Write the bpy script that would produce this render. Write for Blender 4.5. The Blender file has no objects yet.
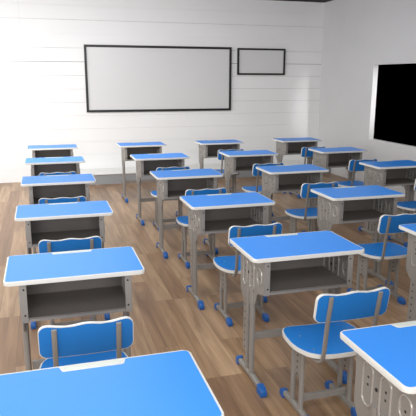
import bpy, bmesh, math, random
from mathutils import Vector, Matrix
random.seed(7)
S = bpy.context.scene
COL = S.collection

# ------------------------------------------------------------ camera, world, lights, exposure
cam_d = bpy.data.cameras.new('camera'); cam = bpy.data.objects.new('camera', cam_d); COL.objects.link(cam)
S.camera = cam
cam_d.sensor_width = 36.0; cam_d.sensor_fit = 'AUTO'; cam_d.lens = 36.0 * 560.32 / 416.0
cam_d.clip_start = 0.05
yaw, pitch, roll = 0.28551, 0.22739, 0.002574
fw = Vector((math.sin(yaw) * math.cos(pitch), math.cos(yaw) * math.cos(pitch), -math.sin(pitch)))
rt = Vector((math.cos(yaw), -math.sin(yaw), 0)); up = rt.cross(fw)
r2 = math.cos(roll) * rt + math.sin(roll) * up; u2 = -math.sin(roll) * rt + math.cos(roll) * up
m = Matrix((r2, u2, -fw)).transposed().to_4x4(); m.translation = Vector((0.2, -1.19477, 1.5957))
cam.matrix_world = m

world = bpy.data.worlds.new('world'); S.world = world; world.use_nodes = True
bg = world.node_tree.nodes['Background']; bg.inputs[0].default_value = (0, 0, 0, 1); bg.inputs[1].default_value = 0.0

def area(name, loc, direction, sx, sy, power, color=(1, 1, 1)):
    d = bpy.data.lights.new(name, 'AREA'); d.shape = 'RECTANGLE'; d.size = sx; d.size_y = sy
    d.energy = power; d.color = color
    o = bpy.data.objects.new(name, d); COL.objects.link(o); o.location = loc
    o.rotation_euler = Vector(direction).to_track_quat('-Z', 'Y').to_euler()
    return o
# daylight through the windows of the side wall that the photograph does not show
for i, yy in enumerate((0.4, 3.2, 6.0)):
    area('daylight_and_fill', (-2.35, yy, 1.75), (1, 0.25, -0.45), 2.1, 1.5, (36, 42, 80)[i], (1.0, 0.99, 0.98))
# ceiling panels
for yy in (-1.2, 2.0, 5.2):
    area('ceiling_panel_light', (0.0, yy, 2.80), (0, 0, -1), 2.4, 1.8, 50, (1, 1, 1))
    area('ceiling_panel_light', (3.0, yy, 2.80), (0, 0, -1), 1.8, 1.8, 13, (1, 1, 1))
# added fill lamp without a fixture, brightens the upper end wall
area('wall_fill_light', (0.0, 4.2, 2.72), (0, 1, -0.05), 3.6, 0.25, 58, (1, 1, 1))
# added fill lamp in front of the solid wall behind the camera
area('rear_fill_light', (-0.2, -2.95, 1.7), (0.0, 1, -0.05), 3.4, 1.9, 125, (1, 1, 1))
# narrow lamp added outside the window to brighten its lining
wl = area('daylight_and_fill', (5.16, 4.75, 1.45), (-0.105, 1.0, -0.12), 0.05, 0.9, 0.6, (1, 1, 1)); wl.data.spread = math.radians(20)
S.view_settings.view_transform = 'Standard'; S.view_settings.look = 'None'
S.view_settings.gamma = 1.0; S.view_settings.use_curve_mapping = False
S.view_settings.exposure = 0.0

# ------------------------------------------------------------ helpers
def srgb(r, g, b):
    f = lambda c: (c / 12.92 if c <= 0.04045 else ((c + 0.055) / 1.055) ** 2.4)
    return (f(r / 255), f(g / 255), f(b / 255), 1)

def mat(name, col, rough=0.5, metal=0.0, var=0.04, scale=20.0, bump=0.0, spec=0.5, stretch=None):
    """procedural material: base colour with a faint noise of its own"""
    M = bpy.data.materials.new(name); M.use_nodes = True
    nt = M.node_tree; b = nt.nodes['Principled BSDF']
    b.inputs['Roughness'].default_value = rough; b.inputs['Metallic'].default_value = metal
    b.inputs['Specular IOR Level'].default_value = spec
    tc = nt.nodes.new('ShaderNodeTexCoord'); mp = nt.nodes.new('ShaderNodeMapping')
    mp.inputs['Scale'].default_value = stretch or (1, 1, 1)
    nz = nt.nodes.new('ShaderNodeTexNoise'); nz.inputs['Scale'].default_value = scale; nz.inputs['Detail'].default_value = 4
    cr = nt.nodes.new('ShaderNodeValToRGB')
    lo = [c * (1 - var) for c in col[:3]] + [1]; hi = [min(1, c * (1 + var)) for c in col[:3]] + [1]
    cr.color_ramp.elements[0].color = lo; cr.color_ramp.elements[1].color = hi
    cr.color_ramp.elements[0].position = 0.3; cr.color_ramp.elements[1].position = 0.7
    nt.links.new(tc.outputs['Object'], mp.inputs[0]); nt.links.new(mp.outputs[0], nz.inputs['Vector'])
    nt.links.new(nz.outputs[0], cr.inputs[0]); nt.links.new(cr.outputs[0], b.inputs['Base Color'])
    if bump:
        bp = nt.nodes.new('ShaderNodeBump'); bp.inputs['Strength'].default_value = bump; bp.inputs['Distance'].default_value = 0.002
        nt.links.new(nz.outputs[0], bp.inputs['Height']); nt.links.new(bp.outputs[0], b.inputs['Normal'])
    return M

M_WALL = mat('white_painted_planks', srgb(236, 236, 236), 0.6, var=0.015, scale=1.5)
M_SIDE = mat('white_plaster', srgb(206, 206, 207), 0.8, var=0.015, scale=2.0)
M_GAP = mat('plank_joint', srgb(120, 120, 120), 0.9)
M_CEIL = mat('black_ceiling_paint', srgb(22, 22, 22), 0.95)
M_BLUE = mat('blue_laminate', srgb(38, 138, 236), 0.38, var=0.01, scale=60, spec=0.5)
M_CHBLUE = mat('blue_moulded_board', srgb(22, 118, 200), 0.42, var=0.02, scale=60)
M_CAP = mat('blue_plastic_cap', srgb(24, 92, 168), 0.4, var=0.02)
M_EDGE = mat('white_plastic_edging', srgb(218, 217, 212), 0.4, var=0.01)
M_GROOVE = mat('pale_grey_plastic', srgb(200, 206, 200), 0.5, var=0.01)
M_METAL = mat('warm_grey_powder_coat', srgb(144, 140, 135), 0.42, metal=0.15, var=0.06, scale=160, bump=0.15)
M_BOX = mat('dark_grey_sheet_steel', srgb(120, 114, 109), 0.45, metal=0.1, var=0.06, scale=90)
M_EMB = mat('pressed_ridge_highlight', srgb(176, 172, 167), 0.25, metal=0.35, var=0.02)  # panel metal lightened to paint in highlights along the pressed arches
M_DARK = mat('dark_bolt_hole', srgb(35, 32, 30), 0.7)
M_SCREW = mat('zinc_screw', srgb(170, 180, 190), 0.3, metal=0.8)
M_FRAME = mat('black_metal_frame', srgb(26, 26, 28), 0.45, var=0.02)
M_BOARD = mat('whiteboard_enamel', srgb(214, 214, 214), 0.35, var=0.006, scale=3)
M_PODF = mat('grey_platform_front', srgb(150, 151, 154), 0.7, var=0.02)
M_PODT = mat('pale_platform_top', srgb(232, 231, 228), 0.7, var=0.02)
M_REVEAL = mat('white_window_lining', srgb(245, 245, 245), 0.5, var=0.005)

def plate_mat(name, yc, pitch, z_off, r):
    """powder coat punched with a row of round holes"""
    M = M_METAL.copy(); M.name = name; nt = M.node_tree; N = nt.nodes; L = nt.links; b = N['Principled BSDF']
    src = b.inputs['Base Color'].links[0].from_socket
    tc = N.new('ShaderNodeTexCoord'); sp = N.new('ShaderNodeSeparateXYZ'); L.new(tc.outputs['Object'], sp.inputs[0])
    def mth(op, a, v):
        n = N.new('ShaderNodeMath'); n.operation = op; L.new(a, n.inputs[0])
        if hasattr(v, 'node'): L.new(v, n.inputs[1])
        else: n.inputs[1].default_value = v
        return n.outputs[0]
    y = mth('SUBTRACT', sp.outputs[1], yc)
    z = mth('SUBTRACT', mth('FLOORED_MODULO', mth('SUBTRACT', sp.outputs[2], z_off), pitch), pitch / 2)
    d = mth('SQRT', mth('ADD', mth('MULTIPLY', y, y), mth('MULTIPLY', z, z)), 0)
    f = mth('LESS_THAN', d, r)
    mx = N.new('ShaderNodeMix'); mx.data_type = 'RGBA'; mx.inputs[7].default_value = srgb(48, 44, 42)
    L.new(f, mx.inputs[0]); L.new(src, mx.inputs[6]); L.new(mx.outputs[2], b.inputs['Base Color'])
    return M
M_PLATE_D = plate_mat('punched_desk_plate', .280, .042, .0, .0065)
M_PLATE_C = plate_mat('punched_chair_plate', .034, .032, .0, .0065)

def floor_mat():
    M = bpy.data.materials.new('wood_plank_floor'); M.use_nodes = True
    nt = M.node_tree; N = nt.nodes; L = nt.links; b = N['Principled BSDF']
    tc = N.new('ShaderNodeTexCoord')
    mp = N.new('ShaderNodeMapping'); mp.inputs['Rotation'].default_value = (0, 0, math.pi / 2)
    mp.inputs['Location'].default_value = (0.31, 0.03, 0)
    L.new(tc.outputs['Object'], mp.inputs[0])
    br = N.new('ShaderNodeTexBrick'); br.offset = 0.37; br.offset_frequency = 3; br.squash = 1
    br.inputs['Scale'].default_value = 1; br.inputs['Brick Width'].default_value = 1.15
    br.inputs['Row Height'].default_value = 0.135; br.inputs['Mortar Size'].default_value = 0.0012
    br.inputs['Mortar Smooth'].default_value = 0.1; br.inputs['Bias'].default_value = 0.0
    br.inputs['Color1'].default_value = (0, 0, 0, 1); br.inputs['Color2'].default_value = (1, 1, 1, 1)
    br.inputs['Mortar'].default_value = (0.3, 0.3, 0.3, 1)
    L.new(mp.outputs[0], br.inputs['Vector'])
    cr = N.new('ShaderNodeValToRGB'); e = cr.color_ramp.elements
    e[0].position = 0.0; e[0].color = srgb(136, 106, 80); e[1].position = 1.0; e[1].color = srgb(178, 149, 119)
    a = e.new(0.35); a.color = srgb(151, 121, 93); a = e.new(0.65); a.color = srgb(161, 131, 101)
    L.new(br.outputs['Color'], cr.inputs[0])
    # grain
    mg = N.new('ShaderNodeMapping'); mg.inputs['Scale'].default_value = (14, 0.9, 1); L.new(tc.outputs['Object'], mg.inputs[0])
    # shift the grain from plank to plank
    vadd = N.new('ShaderNodeVectorMath'); vadd.operation = 'MULTIPLY_ADD'; vadd.inputs[1].default_value = (7, 13, 5)
    L.new(br.outputs['Color'], vadd.inputs[0]); L.new(mg.outputs[0], vadd.inputs[2])
    nz = N.new('ShaderNodeTexNoise'); nz.inputs['Scale'].default_value = 1.2; nz.inputs['Detail'].default_value = 6
    nz.inputs['Roughness'].default_value = 0.6; nz.inputs['Distortion'].default_value = 0.9
    L.new(vadd.outputs[0], nz.inputs['Vector'])
    gr = N.new('ShaderNodeValToRGB'); gr.color_ramp.elements[0].position = 0.32; gr.color_ramp.elements[1].position = 0.68
    gr.color_ramp.elements[0].color = (0.60, 0.56, 0.53, 1); gr.color_ramp.elements[1].color = (1.15, 1.15, 1.15, 1)
    L.new(nz.outputs[0], gr.inputs[0])
    mx = N.new('ShaderNodeMix'); mx.data_type = 'RGBA'; mx.blend_type = 'MULTIPLY'; mx.inputs[0].default_value = 1
    L.new(cr.outputs[0], mx.inputs[6]); L.new(gr.outputs[0], mx.inputs[7])
    # joints darker
    mj = N.new('ShaderNodeMix'); mj.data_type = 'RGBA'; mj.inputs[7].default_value = srgb(110, 86, 66)
    L.new(br.outputs['Fac'], mj.inputs[0]); L.new(mx.outputs[2], mj.inputs[6])
    L.new(mj.outputs[2], b.inputs['Base Color'])
    b.inputs['Roughness'].default_value = 0.36; b.inputs['Specular IOR Level'].default_value = 0.45
    bp = N.new('ShaderNodeBump'); bp.inputs['Strength'].default_value = 0.15; bp.inputs['Distance'].default_value = 0.002
    L.new(nz.outputs[0], bp.inputs['Height']); L.new(bp.outputs[0], b.inputs['Normal'])
    return M
M_FLOOR = floor_mat()

def obj(name, bm, material, parent=None, smooth=False):
    bmesh.ops.recalc_face_normals(bm, faces=bm.faces)
    me = bpy.data.meshes.new(name); bm.to_mesh(me); bm.free()
    me.materials.append(material)
    if smooth:
        for p in me.polygons: p.use_smooth = True
        me.set_sharp_from_angle(angle=math.radians(40))
    o = bpy.data.objects.new(name, me); COL.objects.link(o)
    if parent: o.parent = parent
    return o

def box(bm, x0, x1, y0, y1, z0, z1, bev=0.0):
    r = bmesh.ops.create_cube(bm, size=1)
    vs = r['verts']
    bmesh.ops.scale(bm, vec=(x1 - x0, y1 - y0, z1 - z0), verts=vs)
    bmesh.ops.translate(bm, vec=((x0 + x1) / 2, (y0 + y1) / 2, (z0 + z1) / 2), verts=vs)
    if bev:
        es = list({e for v in vs for e in v.link_edges})
        bmesh.ops.bevel(bm, geom=es, offset=bev, segments=2, profile=0.6, affect='EDGES')
    return bm

def prism(bm, pts, a0, a1, axis='z', bev=0.0, segs=2):
    """extrude the outline pts between a0 and a1 along axis; pts are the two other coordinates"""
    def P(p, a):
        if axis == 'z': return (p[0], p[1], a)
        if axis == 'y': return (p[0], a, p[1])
        return (a, p[0], p[1])
    lo = [bm.verts.new(P(p, a0)) for p in pts]; hi = [bm.verts.new(P(p, a1)) for p in pts]
    n = len(pts)
    f0 = bm.faces.new(lo[::-1]); f1 = bm.faces.new(hi)
    for i in range(n): bm.faces.new((lo[i], lo[(i + 1) % n], hi[(i + 1) % n], hi[i]))
    if bev:
        es = [e for e in list(f0.edges) + list(f1.edges)]
        bmesh.ops.bevel(bm, geom=es, offset=bev, segments=segs, profile=0.5, affect='EDGES')
    return bm

def rrect(x0, x1, y0, y1, r, n=5):
    out = []
    for cx, cy, a in ((x1 - r, y0 + r, -90), (x1 - r, y1 - r, 0), (x0 + r, y1 - r, 90), (x0 + r, y0 + r, 180)):
        for k in range(n + 1):
            t = math.radians(a + 90 * k / n); out.append((cx + r * math.cos(t), cy + r * math.sin(t)))
    return out

def round_poly(pts, r, n=4):
    """round the corners of a polygon; r may be one radius or a list"""
    out = []; N = len(pts)
    for i, p in enumerate(pts):
        ri = r[i] if isinstance(r, (list, tuple)) else r
        p = Vector(p); a = Vector(pts[i - 1]) - p; b = Vector(pts[(i + 1) % N]) - p
        if ri <= 0: out.append(tuple(p)); continue
        d = min(ri, a.length * 0.49, b.length * 0.49)
        p0 = p + a.normalized() * d; p1 = p + b.normalized() * d
        for k in range(n + 1):
            t = k / n; q = p0 * (1 - t) ** 2 + p * 2 * t * (1 - t) + p1 * t * t
            out.append(tuple(q))
    return out

def tube(bm, path, w, h, side=(1, 0, 0), rnd=0.3, closed=False):
    """sweep a rounded rectangle (w across side, h across the other) along a path of points"""
    path = [Vector(p) for p in path]; side = Vector(side).normalized(); rings = []
    sec = rrect(-w / 2, w / 2, -h / 2, h / 2, min(w, h) * rnd, 2)
    n = len(path)
    for i, p in enumerate(path):
        if closed: t = (path[(i + 1) % n] - path[i - 1]).normalized()
        else:
            t = Vector((0, 0, 0))
            if i > 0: t += (p - path[i - 1]).normalized()
            if i < n - 1: t += (path[i + 1] - p).normalized()
            t.normalize()
        s = (side - t * side.dot(t))
        s.normalize(); o = t.cross(s)
        rings.append([bm.verts.new(p + s * a + o * b) for a, b in sec])
    m_ = len(sec)
    rng = range(n if closed else n - 1)
    for i in rng:
        A, B = rings[i], rings[(i + 1) % n]
        for k in range(m_): bm.faces.new((A[k], A[(k + 1) % m_], B[(k + 1) % m_], B[k]))
    if not closed: bm.faces.new(rings[0][::-1]); bm.faces.new(rings[-1])
    return bm

def disc(bm, c, r, t, axis='x', n=10):
    pts = [(r * math.cos(2 * math.pi * k / n), r * math.sin(2 * math.pi * k / n)) for k in range(n)]
    if axis == 'x': prism(bm, [(c[1] + a, c[2] + b) for a, b in pts], c[0] - t / 2, c[0] + t / 2, 'x')
    elif axis == 'y': prism(bm, [(c[0] + a, c[2] + b) for a, b in pts], c[1] - t / 2, c[1] + t / 2, 'y')
    else: prism(bm, [(c[0] + a, c[1] + b) for a, b in pts], c[2] - t / 2, c[2] + t / 2, 'z')
    return bm

def new(): return bmesh.new()
def root(name, loc, label, cat, group=None):
    o = bpy.data.objects.new(name, None); COL.objects.link(o); o.location = loc; o.empty_display_size = 0.1
    o['label'] = label; o['category'] = cat
    if group: o['group'] = group
    return o
def structure(o): o['kind'] = 'structure'; return o

# ------------------------------------------------------------ room
X0, X1, Y0, Y1, H = -2.3, 4.945, -3.0, 7.95, 2.86
b = new(); box(b, X0 - .1, X1 + .08, Y0 - .1, Y1 + .1, -0.1, 0); structure(obj('floor', b, M_FLOOR))
b = new(); box(b, X0 - .1, X1 + .08, Y0 - .1, Y1 + .1, H, H + .1); structure(obj('ceiling', b, M_CEIL))
# end wall clad in wide planks with open joints, staggered butt joints
b = new()
zs = [0.0]; k = -8
while True:
    z = 1.84 + 0.206 * k
    k += 1
    if z <= 0.02: continue
    if z >= H: break
    zs.append(z)
zs.append(H)
gap = {1.84: .0065, 2.046: .0032, 2.252: .0006, 2.458: .0030, 2.664: .0010, 1.634: .0026, 1.428: .0026, 1.222: .0026, 1.016: .0018}
def g(z):
    for q, v in gap.items():
        if abs(q - z) < .01: return v
    return .0014 if 0.05 < z < 2.8 else 0
for i in range(len(zs) - 1):
    z0, z1 = zs[i] + g(zs[i]) / 2, zs[i + 1] - g(zs[i + 1]) / 2
    cuts = [X0 - .1] + ([-0.035, 4.6] if zs[i] > 2.0 else ([-0.06] if 1.0 < zs[i] < 1.6 else ([1.9] if i % 2 else [3.6]))) + [X1 + .08]
    for j in range(len(cuts) - 1):
        ga = .0006
        box(b, cuts[j] + (ga if j else 0), cuts[j + 1] - (ga if j < len(cuts) - 2 else 0), Y1, Y1 + .016, z0, z1)
wb = structure(obj('wall_back', b, M_WALL))
b = new(); box(b, X0 - .1, X1 + .08, Y1 + .016, Y1 + .1, 0, H); obj('plank_joint', b, M_GAP, wb)
# window wall
WY0, WY1, WZ0, WZ1 = 4.1, 6.311, 0.703, 1.802
b = new()
box(b, X1, X1 + .08, Y0, WY0, 0, H); box(b, X1, X1 + .08, WY1, Y1, 0, H)
box(b, X1, X1 + .08, WY0, WY1, 0, WZ0); box(b, X1, X1 + .08, WY0, WY1, WZ1, H)
structure(obj('wall_right', b, M_SIDE))
b = new()
box(b, X1 + .002, X1 + .08, WY0, WY0 + .004, WZ0, WZ1); box(b, X1 + .002, X1 + .08, WY1 - .004, WY1, WZ0, WZ1)
box(b, X1 + .002, X1 + .08, WY0, WY1, WZ0, WZ0 + .004); box(b, X1 + .002, X1 + .08, WY0, WY1, WZ1 - .004, WZ1)
structure(obj('window_1', b, M_REVEAL))
# wall with three daylight openings, never seen in the photograph
b = new(); yy = Y0
for c in (0.4, 3.2, 6.0):
    box(b, X0 - .1, X0, yy, c - 1.1, 0, H)
    box(b, X0 - .1, X0, c - 1.1, c + 1.1, 0, 0.95); box(b, X0 - .1, X0, c - 1.1, c + 1.1, 2.55, H)
    yy = c + 1.1
box(b, X0 - .1, X0, yy, Y1, 0, H)
structure(obj('wall_left', b, M_SIDE))
b = new(); box(b, X0 - .1, X1 + .08, Y0 - .1, Y0, 0, H); structure(obj('wall_front', b, M_SIDE))

# teaching platform at the foot of the end wall
pr = root('platform', (0.35, 7.40, 0), 'low pale step platform with a grey front along the foot of the plank wall', 'platform')
b = new(); box(b, 0, X1 - .35 - .002, 0.012, 0.548, 0, 0.150); obj('riser', b, M_PODF, pr)
b = new(); box(b, 0, X1 - .35 - .002, 0, 0.548, 0.150, 0.168, .003); obj('deck', b, M_PODT, pr)

# whiteboards
def whiteboard(x0, x1, z0, z1, label, fwid=.036):
    r = root('whiteboard', ((x0 + x1) / 2, Y1, (z0 + z1) / 2), label, 'whiteboard')
    w, h = (x1 - x0) / 2, (z1 - z0) / 2
    b = new(); box(b, -w + .01, w - .01, -.018, -.001, -h + .01, h - .01); obj('board_surface', b, M_BOARD, r)
    b = new()
    box(b, -w, w, -.034, -.001, h - fwid, h, .003); box(b, -w, w, -.034, -.001, -h, -h + fwid, .003)
    box(b, -w, -w + fwid, -.034, -.001, -h + fwid, h - fwid, .003); box(b, w - fwid, w, -.034, -.001, -h + fwid, h - fwid, .003)
    obj('board_frame', b, M_FRAME, r)
whiteboard(0.882, 3.276, 1.068, 2.098, 'wide blank whiteboard in a thin black frame, the larger of the two boards')
whiteboard(3.382, 4.243, 1.653, 2.088, 'small blank whiteboard in a black frame beside the much wider board', .030)

# ------------------------------------------------------------ desk (origin: floor, middle of the near edge of the top)
TZ, DW, DD = 0.745, 0.306, 0.389
def make_desk():
    t = root('school_desk', (0, 0, 0), '', 'desk')
    # top: white moulded body, blue sheet let into it, grip and pen groove on the far edge
    b = new(); prism(b, rrect(-DW, DW, 0, DD, .022), TZ - .019, TZ, 'z', .003, 2)
    top = obj('tabletop', b, M_EDGE, t, True)
    e = .0065; n = [(-.1, DD - e), (-.092, DD - .038), (.092, DD - .038), (.1, DD - e)]
    out = round_poly([(-DW + e, e), (DW - e, e), (DW - e, DD - e), n[3], n[2], n[1], n[0], (-DW + e, DD - e)],
                     [.018, .018, .018, .006, .01, .01, .006, .018])
    b = new(); prism(b, out, TZ - .003, TZ + .0006, 'z'); obj('writing_surface', b, M_BLUE, top)
    b = new(); prism(b, rrect(-.086, .086, DD - .031, DD - .008, .010), TZ - .002, TZ + .0012, 'z'); obj('pen_groove', b, M_GROOVE, top)
    # open shelf box
    zb = .556
    b = new()
    box(b, -.237, .237, .022, .325, zb, zb + .004)             # tray
    box(b, -.237, .237, .321, .325, zb + .004, TZ - .0195)      # rear panel
    box(b, -.237, .237, .018, .022, zb - .006, zb + .010)      # turned up front lip
    obj('storage_box', b, M_BOX, t)
    b = new(); box(b, -.211, .211, .0145, .0185, zb - .008, zb + .003, .001); obj('front_lip', b, M_METAL, t)
    for s in (-1, 1):
        xo = .242 * s
        out = round_poly([(.016, TZ - .0195), (.016, zb - .010), (.070, zb - .020), (.112, .520), (.135, .450), (.195, .425),
                          (.310, .422), (.352, .465), (.364, TZ - .0195)], [0, .012, .02, .04, .03, .03, .06, .06, 0])
        b = new(); prism(b, out, xo - .0022, xo + .0022, 'x')
        box(b, min(xo, xo - .028 * s), max(xo, xo - .028 * s), .013, .017, zb - .010, TZ - .0195)   # front flange
        box(b, min(xo, xo - .016 * s), max(xo, xo - .016 * s), .357, .361, .46, TZ - .0195)          # rear flange
        sp = obj('side_panel', b, M_METAL, t)
        for (cy, z0, z1) in ((.280, .515, .672), (.178, .515, .672), (.076, .585, .668)):
            path = []
            for k in range(17):
                a = math.pi * k / 16; path.append((xo, cy - .029 * math.cos(a), z1 - .029 + .029 * math.sin(a)))
            for k in range(17):
                a = math.pi * k / 16; path.append((xo, cy + .029 * math.cos(a), z0 + .029 - .029 * math.sin(a)))
            b = new(); tube(b, path, .015, .009, (s, 0, 0), .4, True); obj('pressed_rib', b, M_EMB, sp, True)
            for dz in (.052, .080):
                b = new(); disc(b, (xo, cy, z1 - dz), .0050, .0056); obj('bolt_hole', b, M_DARK, sp)
        b = new(); disc(b, (xo, .228, .602), .0065, .012, 'x', 6); obj('bolt', b, M_DARK, sp)
        for zz in (.700, .580):
            b = new(); disc(b, (xo - .016 * s, .0125, zz), .0045, .002, 'y'); obj('screw', b, M_DARK, sp)
        # telescopic leg
        xl = xo - .003 * s
        b = new()
        tube(b, [(xl, .178, .045), (xl, .178, .54)], .026, .032, (1, 0, 0), .35)
        tube(b, [(xl, .234, .045), (xl, .234, .54)], .026, .032, (1, 0, 0), .35)
        lg = obj('leg', b, M_METAL, t, True)
        b = new(); box(b, xl - .004, xl + .004, .250, .306, .13, .52, .002); obj('adjustment_plate', b, M_PLATE_D, lg)
        # foot bar with plastic ends
        b = new(); path = [(xl, .040, .026), (xl, .11, .032), (xl, .19, .034), (xl, .27, .032), (xl, .345, .026)]
        tube(b, path, .028, .032, (1, 0, 0), .3); ft = obj('foot', b, M_METAL, t, True)
        for y0, y1 in ((-.010, .055), (.348, .386)):
            out = round_poly([(y0, 0), (y1, 0), (y1, .050), (y0, .044)] if y0 < .1 else [(y0, 0), (y1, 0), (y1, .044), (y0, .050)],
                             [.008, .006, .008, .026] if y0 < .1 else [.006, .008, .026, .008])
            b = new(); prism(b, out, xl - .0165, xl + .0165, 'x', .005); obj('foot_cap', b, M_CAP, ft, True)
    b = new(); box(b, -.22, .22, .192, .212, .225, .265, .003); obj('crossbar', b, M_METAL, t)
    return t

# ------------------------------------------------------------ chair (origin: floor, under the seat's middle)
def make_chair():
    t = root('school_chair', (0, 0, 0), '', 'chair')
    zt = .396
    half = [(0, .152), (-.05, .156), (-.10, .163), (-.148, .163), (-.176, .135), (-.189, .07), (-.192, 0), (-.184, -.06),
            (-.160, -.118), (-.116, -.154), (-.055, -.166), (0, -.168)]
    out = [(x, y) for x, y in half] + [(-x, y) for x, y in half[-2:0:-1]]
    out = round_poly(out, .02, 3)
    b = new(); prism(b, out, zt - .020, zt - .001, 'z', .005, 2); st = obj('seat', b, M_EDGE, t, True)
    inn = [(x * .972, (y + .005) * .965 - .005) for x, y in out]
    b = new(); prism(b, inn, zt - .004, zt, 'z'); obj('seat_pad', b, M_CHBLUE, st)
    for sx in (-.12, .12):
        for sy in (-.10, .045):
            b = new(); disc(b, (sx, sy, zt), .005, .002, 'z', 8); obj('screw', b, M_SCREW, st)
    # backrest: bowed board with a wavy top
    def back(w, z0, z1, r, wave):
        pts = []
        for k in range(6):
            a = math.radians(180 + 90 * k / 5); pts.append((-w + r + r * math.cos(a), z0 + r + r * math.sin(a)))
        for k in range(1, 8): pts.append((-w + r + (2 * w - 2 * r) * k / 8, z0))
        for k in range(6):
            a = math.radians(270 + 90 * k / 5); pts.append((w - r + r * math.cos(a), z0 + r + r * math.sin(a)))
        for k in range(6):
            a = math.radians(90 * k / 5); pts.append((w - r + r * math.cos(a), z1 - r + r * math.sin(a)))
        for k in range(1, 24):
            x = w - r - (2 * w - 2 * r) * k / 24
            q = abs(x) / (w - r)
            pts.append((x, z1 - wave * (0.5 - 0.5 * math.cos(2 * math.pi * min(1, q) )) * (1.0 if q < 1 else 0)))
        for k in range(6):
            a = math.radians(90 + 90 * k / 5); pts.append((-w + r + r * math.cos(a), z1 - r + r * math.sin(a)))
        return pts
    def bowed(pts, y0, y1):
        bb = new(); cz = sum(p[1] for p in pts) / len(pts)
        # strips: pair points by x so the board can bow
        prism(bb, pts, y0, y1, 'y')
        bmesh.ops.triangulate(bb, faces=[f for f in bb.faces if len(f.verts) > 4])
        for v in bb.verts:
            v.co.y += 0.35 * v.co.x ** 2 - (v.co.z - .64) * .17
        return bb
    yb = -.210
    bk = obj('backrest', bowed(back(.176, .574, .711, .030, .008), yb - .008, yb + .008), M_EDGE, t)
    obj('back_pad', bowed(back(.1732, .5768, .7082, .028, .008), yb - .0092, yb + .0092), M_CHBLUE, bk)
    for s in (-1, 1):
        x = .118 * s
        b = new()
        path = [(x, -.2300, .699), (x, -.2200, .640), (x, -.2080, .580), (x, -.1990, .500), (x, -.1900, .430), (x, -.180, .385), (x, -.160, .366), (x * 1.05, -.12, .361), (x * 1.1, .12, .361)]
        tube(b, path, .020, .012, (1, 0, 0), .35); ps = obj('back_post', b, M_METAL, t, True)
        xl = .130 * s
        b = new()
        tube(b, [(xl, -.012, .045), (xl, -.012, .368)], .022, .026, (1, 0, 0), .35)
        tube(b, [(xl, .080, .045), (xl, .080, .368)], .022, .026, (1, 0, 0), .35)
        lg = obj('leg', b, M_METAL, t, True)
        b = new(); box(b, xl - .004, xl + .004, .0, .068, .20, .365); obj('adjustment_plate', b, M_PLATE_C, lg)
        b = new(); tube(b, [(xl, -.085, .026), (xl, -.03, .034), (xl, .08, .034), (xl, .170, .026)], .026, .030, (1, 0, 0), .3)
        ft = obj('foot', b, M_METAL, t, True)
        for y0, y1 in ((-.125, -.062), (.160, .205)):
            nr = y0 < 0
            out = round_poly([(y0, 0), (y1, 0), (y1, .044), (y0, .038)] if nr else [(y0, 0), (y1, 0), (y1, .038), (y0, .044)],
                             [.008, .006, .008, .022] if nr else [.006, .008, .022, .008])
            b = new(); prism(b, out, xl - .0145, xl + .0145, 'x', .004); obj('foot_cap', b, M_CAP, ft, True)
    b = new(); box(b, -.125, .125, .004, .020, .070, .105, .003); obj('crossbar', b, M_METAL, t)
    return t

def copy_tree(o, parent=None):
    c = o.copy(); COL.objects.link(c)
    if parent: c.parent = parent
    for ch in list(o.children): copy_tree(ch, c)
    return c

CX = [0.30, 1.440, 2.503, 3.658]
RY = [0.0, 1.2085, 2.3729, 3.5709, 4.787, 6.0135]
ROWN = ['sixth', 'fifth', 'fourth', 'third', 'second', 'first']       # counted from the whiteboards
COLN = ['leftmost column', 'second column from left', 'third column from left', 'rightmost column']
desks = [(0, r) for r in range(6)] + [(1, r) for r in range(6)] + [(2, r) for r in range(1, 6)] + [(3, r) for r in range(3, 6)]
chairs = [(0, r) for r in range(1, 5)] + [(1, r) for r in range(1, 5)] + [(2, r) for r in range(2, 6)] + [(3, r) for r in range(3, 6)]
desk0 = make_desk(); chair0 = make_chair()
first = True
for c, r in desks:
    o = desk0 if first else copy_tree(desk0); first = False
    o.location = (CX[c] + .003 + {(3, 5): .04, (2, 5): .02, (3, 4): .015}.get((c, r), 0), RY[r] + {(0, 0): .024, (1, 0): .010}.get((c, r), 0), 0)
    extra = {(0, 0): 'blue-topped school desk cut off at the bottom, last in the leftmost column',
             (1, 0): 'blue-topped school desk with slotted side panel, last in second column from left',
             (2, 1): 'blue-topped school desk at the right edge, mostly cut off, last in the third column'}
    o['label'] = extra.get((c, r), 'blue-topped school desk, %s from the whiteboards in %s' % (ROWN[r], COLN[c]))
    o['group'] = 'blue-topped school desks in rows'
first = True
for c, r in chairs:
    o = chair0 if first else copy_tree(chair0); first = False
    o.location = (CX[c] + (.012 if c == 0 else .022 if (c, r) in ((1, 3), (1, 4)) else 0), RY[r] - .20 - (.03 if (c, r) in ((2, 4), (3, 4), (3, 5), (0, 3), (0, 4)) else 0), 0)
    o['label'] = 'blue chair at the desk %s from the whiteboards in %s' % (ROWN[r], COLN[c])
    o['group'] = 'blue school chairs at the desks'
